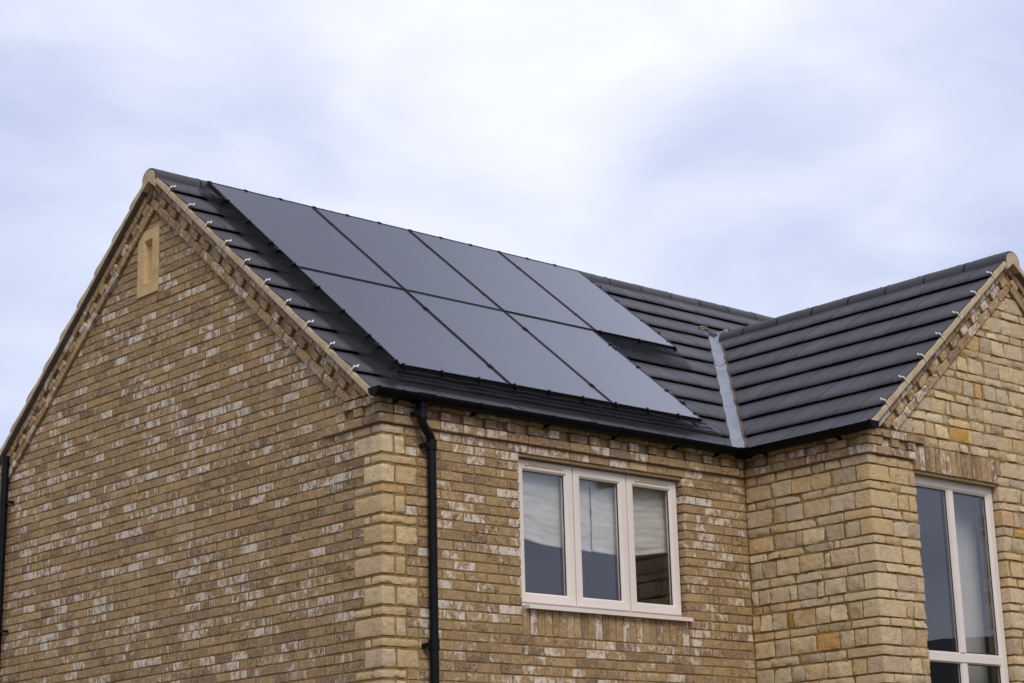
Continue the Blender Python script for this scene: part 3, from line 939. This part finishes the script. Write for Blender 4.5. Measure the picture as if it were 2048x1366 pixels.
# ------------------------------------------------------------------ windows
def sweep(mb, rect, prof, fn):
    """prof: (inset from outer edge, d) points; mitred ring"""
    x0, z0, x1, z1 = rect; n = len(prof); vs = []
    for i_, d in prof:
        vs += [fn(x0+i_, z0+i_, d), fn(x1-i_, z0+i_, d), fn(x1-i_, z1-i_, d), fn(x0+i_, z1-i_, d)]
    fs = []
    for p in range(n):
        q = (p+1) % n
        for k in range(4): fs.append((p*4+k, p*4+(k+1) % 4, q*4+(k+1) % 4, q*4+k))
    mb.add(vs, fs)
FR = -.062                       # frame face depth behind the wall face
win = MB(); sweep(win, (WX0+.004, -1.243, WX1-.004, -.098), [(0, FR-.012), (.05, FR-.012), (.05, FR-.07), (0, FR-.07)], front)
for xm in (1.997, 2.607): win.box((xm-.03, -1.20, FR-.068), (xm+.03, -.14, FR-.0125), front)
wo = win.build('casement_window', M['upvc']); part(wo)
w_ = MB(); w_.box((WX0+.012, -1.262, FR-.08), (WX1-.004, -1.2435, FR-.002), front)
w_.box((WX0+.03, -1.292, FR-.08), (WX1+.016, -1.2625, .042), front)
o = w_.build('window_sill', M['upvc']); o.parent = wo
lt = MB(); lt.box((WX0+.002, WZ1-.021, -.20), (WX1-.002, WZ1+.003, -.012), front)
o = lt.build('steel_lintel', plain('lintel_paint', (124, 106, 72), .8, .15, 12)); o.parent = wo
SP = [(0, FR-.012), (0, FR), (.004, FR+.003), (.062, FR+.003), (.066, FR+.001), (.080, FR-.018), (.080, FR-.05), (0, FR-.05)]
for a, b in ((1.385, 1.992), (2.003, 2.601), (2.613, 3.202)):
    mb = MB(); sweep(mb, (a, -1.232, b, -.108), SP, front)
    so = mb.build('sash_frame', M['upvc'], angle=30); so.parent = wo
    mb = MB(); sweep(mb, (a+.0795, -1.1525, b-.0795, -.1875), [(0, FR-.019), (.006, FR-.021), (.006, FR-.028), (0, FR-.028)], front)
    o = mb.build('glazing_seal', M['seal']); o.parent = so
    mb = MB(); mb.box((a+.079, -1.153, FR-.048), (b-.079, -.187, FR-.024), front)
    o = mb.build('glass_pane', M['glass']); o.parent = so
for a, b in ((1.385, 1.992), (2.613, 3.202)):
    mb = MB(); mb.box((a+.10, -.146, FR+.003), (b-.10, -.134, FR+.012), front); mb.box((a+.095, -.150, FR+.003), (a+.115, -.130, FR+.016), front); mb.box((a+.10, -.1335, FR+.003), (b-.10, -.1305, FR+.018), front)
    o = mb.build('trickle_vent', M['vent']); o.parent = wo
# wing window
FR2 = -.072
win = MB(); sweep(win, (BX0+.004, BZ0+.03, BX1-.004, -.100), [(0, FR2-.05), (0, FR2), (.058, FR2), (.062, FR2-.002), (.085, FR2-.024), (.085, FR2-.05)], face)
bo = win.build('tall_window', M['upvc'], angle=30); part(bo)
mb = MB()
MXC = 5.2315
def bar(mb, a, b, w0, w1, vert):
    c = .014; d = FR2-.001
    if vert:
        mb.prism([(a, d-.024), (a+c, d), (b-c, d), (b, d-.024), (b, d-.045), (a, d-.045)], w0, w1, lambda u, dd, w: face(u, w, dd))
    else:
        mb.prism([(w0, d-.024), (w0+c, d), (w1-c, d), (w1, d-.024), (w1, d-.045), (w0, d-.045)], a, b, lambda w, dd, u: face(u, w, dd))
bar(mb, MXC-.047, MXC+.047, BZ0+.115, -1.672, True); bar(mb, MXC-.047, MXC+.047, -1.580, -.185, True)
o = mb.build('mullion', M['upvc']); o.parent = bo
mb = MB(); bar(mb, BX0+.089, BX1-.089, -1.674, -1.578, False); o = mb.build('transom', M['upvc']); o.parent = bo
gs = MB()
for a, b in ((BX0+.089, MXC-.047), (MXC+.047, BX1-.089)):
    for w0, w1 in ((-1.578, -.185), (BZ0+.115, -1.674)):
        mb = MB(); mb.box((a, w0, FR2-.046), (b, w1, FR2-.027), face); o = mb.build('glass_pane', M['glass']); o.parent = bo
        mb = MB(); sweep(mb, (a, w0, b, w1), [(0, FR2-.0215), (.007, FR2-.024), (.007, FR2-.0265), (0, FR2-.0265)], face)
        o = mb.build('glazing_seal', M['seal']); o.parent = bo
lt = MB(); lt.box((BX0+.002, BZ1-.025, -.20), (BX1-.002, BZ1+.003, -.014), face)
o = lt.build('steel_lintel', bpy.data.materials['lintel_paint']); o.parent = bo
# rooms behind the glass
rm = MB()
def room(x0, x1, y0, y1, z0, z1):
    rm.box((x0-.02, y0, z0), (x0, y1, z1)); rm.box((x1, y0, z0), (x1+.02, y1, z1)); rm.box((x0, y1, z0), (x1, y1+.02, z1))
    rm.box((x0, y0, z0-.02), (x1, y1, z0)); rm.box((x0, y0, z1), (x1, y1, z1+.02))
room(.6, 3.95, .262, 3.2, -2.4, .1)
room(L+.30, xr-.3, -P+.262, 2.0, -3.3, .1)
part(rm.build('room_interior', M['room']))

# blinds and curtain (separate things that hang inside)
def blind(x0, x1, y, ztop, bot, seed):
    NX = 26; NZ = 60; mb = MB(); vs = []
    for j in range(NZ+1):
        for i in range(NX+1):
            fx = i/NX; x = x0 + (x1-x0)*fx
            zb = bot(fx); fz = j/NZ
            zz = ztop + (zb-ztop)*fz
            sag = .005*noise.noise(Vector((fx*2.2, fz*9, seed)))*fz
            pl = .0012*math.sin(fz*math.pi*2*12 + noise.noise(Vector((fx*2.5, fz*5, seed)))*3.2) + .006*noise.noise(Vector((fx*6, fz*13, seed+7)))
            vs.append((x, y + pl + .012*noise.noise(Vector((fx*3, fz*5, seed+4))), zz + sag))
    mb.add(vs, [(j*(NX+1)+i, j*(NX+1)+i+1, (j+1)*(NX+1)+i+1, (j+1)*(NX+1)+i) for j in range(NZ) for i in range(NX)])
    o = mb.build('paper_blind', M['paper'], smooth=True)
    sm = o.modifiers.new('thick', 'SOLIDIFY'); sm.thickness = .002
    return o
o = blind(1.44, 2.283, .165, -.10, lambda f: -.70 - .05*math.sin(f*3.0) - (.06*f**4), 3.1)
o['label'] = 'crumpled white paper blind hanging behind the left half of the three-light window'; o['category'] = 'blind'; o['group'] = 'paper blinds in the three-light window'
o = blind(2.297, 3.26, .170, -.10, lambda f: -.735 - .035*math.sin(f*3.4+.6) + .02*f, 8.2)
o['label'] = 'crumpled white paper blind hanging behind the right half of the three-light window'; o['category'] = 'blind'; o['group'] = 'paper blinds in the three-light window'
mb = MB(); NX = 50; vs = []
for j in range(2):
    for i in range(NX+1):
        f = i/NX; vs.append((5.56 + .36*f, -P + .33 + .0012*math.sin(f*38) , (-.10, -3.2)[j]))
mb.add(vs, [(i, i+1, NX+2+i, NX+1+i) for i in range(NX)])
o = mb.build('window_curtain', M['curtain'], smooth=True); sm = o.modifiers.new('thick', 'SOLIDIFY'); sm.thickness = .003
o['label'] = 'pale curtain hanging inside the right edge of the tall wing window'; o['category'] = 'curtain'

# ------------------------------------------------------------------ solar panels
U0, V0, PW, PH, OFF = .304, .333, 1.140, 1.7426, .1508
def pan_mesh(w, h):
    g = MB(); f = MB(); fw = .011
    f_ = lambda a, b, d: (a, b, d)
    sweep(f, (0, 0, w, h), [(0, 0), (fw, 0), (fw, -.004), (fw, -.006), (.028, -.034), (0, -.034)], f_)
    g.box((fw-.001, fw-.001, -.008), (w-fw+.001, h-fw+.001, -.0035), f_)
    b = MB(); b.box((.012, .012, -.020), (w-.012, h-.012, -.009), f_)
    return f.mesh('panel_frame', M['blackframe']), g.mesh('panel_glass', M['panel']), b.mesh('panel_backsheet', M['dark'])
from mathutils import Matrix
ROT = Matrix(((1, 0, 0), (0, CT, -ST), (0, ST, CT))).to_4x4()
pm = {}
xs = [0, 1.140, 2.278, 3.432, 4.548]; xs0 = [0, 1.140, 2.285, 3.405]
spots = [(1, i) for i in range(4)] + [(0, i) for i in range(3)]
names_ = {(1, 0): 'black solar panel at the ridge nearest the big brick gable',
          (1, 1): 'black solar panel along the ridge, second from the big brick gable',
          (1, 2): 'black solar panel along the ridge, third from the big brick gable',
          (1, 3): 'black solar panel along the ridge nearest the valley, overhanging bare tiles',
          (0, 0): 'black solar panel above the gutter nearest the big brick gable',
          (0, 1): 'black solar panel above the gutter between two other lower panels',
          (0, 2): 'black solar panel above the gutter nearest the lead valley'}
for r_, i in spots:
    xx = xs if r_ else xs0
    w = xx[i+1]-xx[i] - .020; h = PH - .010 + (.022 if r_ else 0)
    key = (round(w, 3), round(h, 3))
    if key not in pm: pm[key] = pan_mesh(w, h)
    fm, gm, bm_ = pm[key]
    n_ = OFF + U(-.001, .001) + (.004 if r_ else 0)
    e = empty('solar_panel', (0, 0, 0), names_[(r_, i)], 'solar panel', 'solar panels on the main roof slope')
    u_ = U0 + xx[i] + .010; v_ = V0 + r_*PH + .005
    e.matrix_world = Matrix.Translation(fn_main(u_, v_, n_)) @ ROT
    for nm, me in (('panel_frame', fm), ('panel_glass', gm), ('panel_backsheet', bm_)):
        o = bpy.data.objects.new(nm, me); COL.objects.link(o); o.parent = e
# rails with clamps
def rail(v, u0, u1, seams, lab):
    e = empty('mounting_rail', fn_main(u0, v, .06), lab, 'rail', 'mounting rails under the solar panels')
    ox, oy, oz = fn_main(u0, v, .06)
    loc = lambda u, s, n: tuple(a - b for a, b in zip(fn_main(u, s, n), (ox, oy, oz)))
    mb = MB(); mb.box((u0-.035, v-.02, .068), (u1+.035, v+.02, .112), loc)
    o = mb.build('rail_bar', M['blackframe'], e)
    k = u0 + .35
    while k < u1:
        mb = MB(); mb.box((k-.018, v-.015, .045), (k+.018, v+.004, .068), loc); mb.box((k-.018, v-.12, .040), (k+.018, v-.015, .050), loc)
        mb.build('roof_hook', M['blackframe'], e); k += .9
    for s_ in seams:
        mb = MB(); mb.box((s_-.0085, v-.03, .113), (s_+.0085, v+.03, OFF+.003), loc); mb.box((s_-.017, v-.028, OFF+.0032), (s_+.017, v+.028, OFF+.007), loc)
        mb.tube([loc(s_, v, OFF+.006), loc(s_, v, OFF+.013)], .006, 8)
        mb.build('mid_clamp', M['blackframe'], e)
    for s_, d in ((u0, -1), (u1, 1)):
        mb = MB(); mb.box((s_+min(0, d*.03), v-.028, .113), (s_+max(0, d*.03), v+.028, OFF-.002), loc)
        mb.box((s_-.012 if d > 0 else s_-.03, v-.028, OFF+.002), (s_+.03 if d > 0 else s_+.012, v+.028, OFF+.006), loc)
        mb.tube([loc(s_+d*.018, v, OFF+.006), loc(s_+d*.018, v, OFF+.016)], .008, 8)
        mb.tube([loc(s_+d*.032, v, .09), loc(s_+d*.05, v, .09)], .012, 8)
        mb.build('end_clamp', M['steel'] if d < 0 else M['blackframe'], e) if False else mb.build('end_clamp', M['blackframe'], e)
ut = [U0+x for x in xs]; ul = [U0+x for x in xs0]
rail(V0+.32, ul[0], ul[3], ul[1:3], 'black rail under the solar panels above the gutter, nearest the gutter')
rail(V0+PH-.36, ul[0], ul[3], ul[1:3], 'black rail under the upper part of the lower solar panel row')
rail(V0+PH+.34, ut[0], ut[4], ut[1:4], 'black rail under the lower part of the ridge row of solar panels')
rail(V0+2*PH-.36, ut[0], ut[4], ut[1:4], 'black rail under the ridge row of solar panels, nearest the ridge')

# bird guard mesh round the array
bg = empty('bird_guard', fn_main(U0, V0, .1), 'black wire bird mesh skirting the solar panel edges down to the tiles', 'wire mesh')
bo_ = Vector(fn_main(U0, V0, .1))
scr = MB()
def skirt(a, b, fa, fb, na=OFF-.012, u_along=True):
    """a,b: panel edge points (u,v); fa,fb: foot points on the roof"""
    NN = 40; NK = 6; vs = []; cs = []
    La = math.hypot(b[0]-a[0], b[1]-a[1]); wd = math.hypot(fa[0]-a[0], fa[1]-a[1], ) + .0
    base = len(scr.v)
    for i in range(NN+1):
        f = i/NN
        t = (a[0]+(b[0]-a[0])*f, a[1]+(b[1]-a[1])*f); g = (fa[0]+(fb[0]-fa[0])*f, fa[1]+(fb[1]-fa[1])*f)
        for k in range(NK+1):
            q = k/NK
            uu = t[0]+(g[0]-t[0])*q; vv = t[1]+(g[1]-t[1])*q
            fl = q**.8
            nfoot = .062 + .005*noise.noise(Vector((uu*5, vv*5, 0)))
            nn = na + (nfoot-na)*fl + .010*math.sin(q*math.pi)*noise.noise(Vector((uu*4, vv*4, 2)))
            p = Vector(fn_main(uu, vv, nn)) - bo_
            scr.v.append(tuple(p)); scr.c.append((uu + 5, vv*1.1 + 5 + (.1*q if abs(g[1]-t[1]) > .1 else 0), 0))
    for i in range(NN):
        for k in range(NK): scr.f.append((base+i*(NK+1)+k, base+(i+1)*(NK+1)+k, base+(i+1)*(NK+1)+k+1, base+i*(NK+1)+k+1))
vt = V0+2*PH+.02; vmid = V0+PH; FL = .19
skirt((ut[0]+.004, V0), (ut[0]+.004, vt), (ut[0]-FL, V0+.0), (ut[0]-FL+.12, vt-.02))
skirt((ul[0], V0+.004), (ul[3], V0+.004), (ul[0]-FL+.05, V0-.125), (ul[3]+.22, V0-.135))
skirt((ul[0]+.004, V0), (ul[0], V0+.004), (ul[0]-FL, V0-.05), (ul[0]-FL+.02, V0-.285))
skirt((ul[3], vmid+.004), (ut[4], vmid+.004), (ul[3]+.02, vmid-.26), (ut[4]+.08, vmid-.24))
skirt((ut[4]-.012, vmid), (ut[4]-.012, vt), (ut[4]-.02, vmid), (ut[4]-.02, vt))
skirt((ul[3]-.012, V0), (ul[3]-.012, vmid), (ul[3]-.02, V0), (ul[3]-.02, vmid))
scr.build('mesh_screen', M['wire'], bg)
def mclip(u, v, du, dv):
    mb = MB(); f2 = lambda a, b, c: tuple(Vector(fn_main(a, b, c)) - bo_)
    mb.tube([f2(u-du*.012, v-dv*.012, OFF+.002), f2(u-du*.012, v-dv*.012, OFF+.009)], .013, 10)
    mb.box((u-.008-abs(dv)*.004, v-.008-abs(du)*.004, OFF-.036), (u+.008, v+.008, OFF+.004), lambda a, b, c: f2(a+du*.010, b+dv*.010, c))
    mb.tube([f2(u+du*.014, v+dv*.014, OFF-.03), f2(u+du*.014, v+dv*.014, OFF-.02)], .014, 10)
    mb.build('mesh_clip', M['blackframe'], bg)
v = V0 + .06
while v < vt: mclip(ut[0], v, -1, 0); v += .433
u = ul[0] + .05
while u < ul[3]: mclip(u, V0, 0, -1); u += .38
u = ut[0] + .03
while u < ut[4]: mclip(u, vt, 0, 1); u += .38
for v in (V0+.12, V0+.55, V0+1.0, V0+1.45): mclip(ul[3], v, 1, 0)
for v in (vmid+.15, vmid+.6, vmid+1.05, vmid+1.5): mclip(ut[4], v, 1, 0)
for u in (ul[3]+.10, ul[3]+.62, ut[4]-.03): mclip(u, vmid, 0, -1)

# ------------------------------------------------------------------ setting
mb = MB(); NN = 40; vs = []
for j in range(NN+1):
    for i in range(NN+1): vs.append((-400+800*i/NN, -400+800*j/NN, GZ))
mb.add(vs, [(j*(NN+1)+i, j*(NN+1)+i+1, (j+1)*(NN+1)+i+1, (j+1)*(NN+1)+i) for j in range(NN) for i in range(NN)])
mb.build('ground', M['ground'], kind='structure')
# dark wooded ridge behind the photographer (it shows only as a reflection in the wing window)
mb = MB(); vs = []; NA = 140; NR = 8
for i in range(NA+1):
    an = math.radians(-190 + 200*i/NA)
    for j in range(NR+1):
        f = j/NR; r_ = 70 + 60*f
        hgt = math.sin(min(1, f*1.0)*math.pi/2) * (15.5 + 2.6*noise.noise(Vector((i*.10, 0, 4))) + 1.2*noise.noise(Vector((i*.31, 0, 9))) + .8*noise.noise(Vector((i*1.1, j, 3))))
        vs.append((-9 + r_*math.cos(an), -11 + r_*math.sin(an), GZ - .3 + hgt))
mb.add(vs, [(i*(NR+1)+j, (i+1)*(NR+1)+j, (i+1)*(NR+1)+j+1, i*(NR+1)+j+1) for i in range(NA) for j in range(NR)])
mb.build('hill', M['hill'], kind='structure', smooth=True)

# ------------------------------------------------------------------ camera
cam = bpy.data.cameras.new('camera'); co = bpy.data.objects.new('camera', cam); COL.objects.link(co)
yaw, pit, rol = map(math.radians, (-44.1902, 16.051, -2.0706))
fw = Vector((-math.sin(yaw)*math.cos(pit), math.cos(yaw)*math.cos(pit), math.sin(pit)))
rt = Vector((math.cos(yaw), math.sin(yaw), 0)); up = rt.cross(fw)
rt2 = rt*math.cos(rol) + up*math.sin(rol); up2 = up*math.cos(rol) - rt*math.sin(rol)
mt = Matrix((rt2, up2, -fw)).transposed().to_4x4(); mt.translation = Vector((-8.9667, -11.4518, -3.2385))
co.matrix_world = mt
cam.sensor_width = 36; cam.lens = 3988.6329/2048*36
cam.shift_x = -(1172.3418-1024)/2048; cam.shift_y = (590.3049-683)/2048
cam.clip_start = .1; cam.clip_end = 2000
S.camera = co

# ------------------------------------------------------------------ light
SUN_EL, SUN_AZ = math.radians(46), math.radians(206)     # azimuth clockwise from +Y
wd = bpy.data.worlds.new('World'); S.world = wd; wd.use_nodes = True
t = wd.node_tree; t.nodes.clear()
N_ = lambda ty, **k: (lambda n: ([setattr(n, a, b) for a, b in k.items()], n)[1])(t.nodes.new(ty))
out = N_('ShaderNodeOutputWorld'); add = N_('ShaderNodeAddShader')
sky = N_('ShaderNodeTexSky', sky_type='NISHITA'); sky.sun_disc = False; sky.sun_elevation = SUN_EL; sky.sun_rotation = SUN_AZ
b1 = N_('ShaderNodeBackground'); b1.inputs[1].default_value = .05 * .25; t.links.new(sky.outputs[0], b1.inputs[0])
tc = N_('ShaderNodeTexCoord')
mp = N_('ShaderNodeMapping'); mp.inputs['Scale'].default_value = (1, 1, 2.1); t.links.new(tc.outputs['Generated'], mp.inputs[0])
nz = N_('ShaderNodeTexNoise'); nz.inputs['Scale'].default_value = 3.1; nz.inputs['Detail'].default_value = 6; nz.inputs['Roughness'].default_value = .48; nz.inputs['Distortion'].default_value = .35
t.links.new(mp.outputs[0], nz.inputs['Vector'])
def vdot(d):
    v = N_('ShaderNodeVectorMath', operation='DOT_PRODUCT'); t.links.new(tc.outputs['Generated'], v.inputs[0]); v.inputs[1].default_value = Vector(d).normalized(); return v.outputs['Value']
def mr(x, a, b, c, d):
    m = N_('ShaderNodeMapRange', interpolation_type='SMOOTHSTEP'); t.links.new(x, m.inputs[0])
    for i, v in ((1, a), (2, b), (3, c), (4, d)): m.inputs[i].default_value = v
    return m.outputs[0]
def mth(op, a, b):
    m = N_('ShaderNodeMath', operation=op)
    for i, v in enumerate((a, b)):
        if isinstance(v, bpy.types.NodeSocket): t.links.new(v, m.inputs[i])
        else: m.inputs[i].default_value = v
    return m.outputs[0]
def pix(x, y):
    return fw*1.0 + rt2*((x-1172.34)/3988.6) - up2*((y-590.3)/3988.6)
bright = mr(vdot(pix(1330, 190)), .972, 1.0, 0, .33)
dk1 = mr(vdot(pix(-60, 250)), .965, 1.0, 0, .26)
dk2 = mr(vdot(pix(1480, 410)), .9955, 1.0, 0, .36)
dk3 = mr(vdot(pix(2080, 60)), .990, 1.0, 0, .10)
fac = mth('ADD', mth('MULTIPLY', mth('SUBTRACT', nz.outputs['Fac'], .5), 2.6), .33)
nz2 = N_('ShaderNodeTexNoise'); nz2.inputs['Scale'].default_value = 9.5; nz2.inputs['Detail'].default_value = 5; nz2.inputs['Roughness'].default_value = .5; nz2.inputs['Distortion'].default_value = .5
t.links.new(mp.outputs[0], nz2.inputs['Vector'])
fac = mth('ADD', fac, mth('MULTIPLY', mth('SUBTRACT', nz2.outputs['Fac'], .5), .8))
fac = mth('ADD', fac, bright)
for d_ in (dk1, dk2, dk3): fac = mth('SUBTRACT', fac, d_)
rp = N_('ShaderNodeValToRGB'); e = rp.color_ramp.elements
e[0].position = 0; e[0].color = (.51, .56, .76, 1); e[1].position = 1; e[1].color = (.93, .945, 1.0, 1)
m_ = e.new(.45); m_.color = (.72, .755, .905, 1)
t.links.new(fac, rp.inputs[0])
# brighter overcast behind the photographer; added bright patch out of frame for panel reflections
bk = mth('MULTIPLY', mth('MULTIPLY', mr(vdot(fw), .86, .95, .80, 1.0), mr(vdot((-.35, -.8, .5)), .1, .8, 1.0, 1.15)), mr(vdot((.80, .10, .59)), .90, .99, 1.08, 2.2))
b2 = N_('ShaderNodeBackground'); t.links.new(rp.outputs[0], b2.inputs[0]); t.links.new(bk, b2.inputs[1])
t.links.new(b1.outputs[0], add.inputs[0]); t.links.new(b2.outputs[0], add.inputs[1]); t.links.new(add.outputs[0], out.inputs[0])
sl = bpy.data.lights.new('sun', 'SUN'); sl.energy = 2.1; sl.angle = math.radians(28); sl.color = (1, .92, .80)
so = bpy.data.objects.new('sun', sl); COL.objects.link(so)
dirv = Vector((math.sin(SUN_AZ)*math.cos(SUN_EL), math.cos(SUN_AZ)*math.cos(SUN_EL), math.sin(SUN_EL)))
so.rotation_euler = dirv.to_track_quat('Z', 'Y').to_euler()
S.view_settings.view_transform = 'Standard'; S.view_settings.look = 'None'; S.view_settings.exposure = 0; S.view_settings.gamma = 1
S.render.engine = 'CYCLES'; S.cycles.max_bounces = 8; S.cycles.transparent_max_bounces = 16
S.render.resolution_x = 1024; S.render.resolution_y = 683
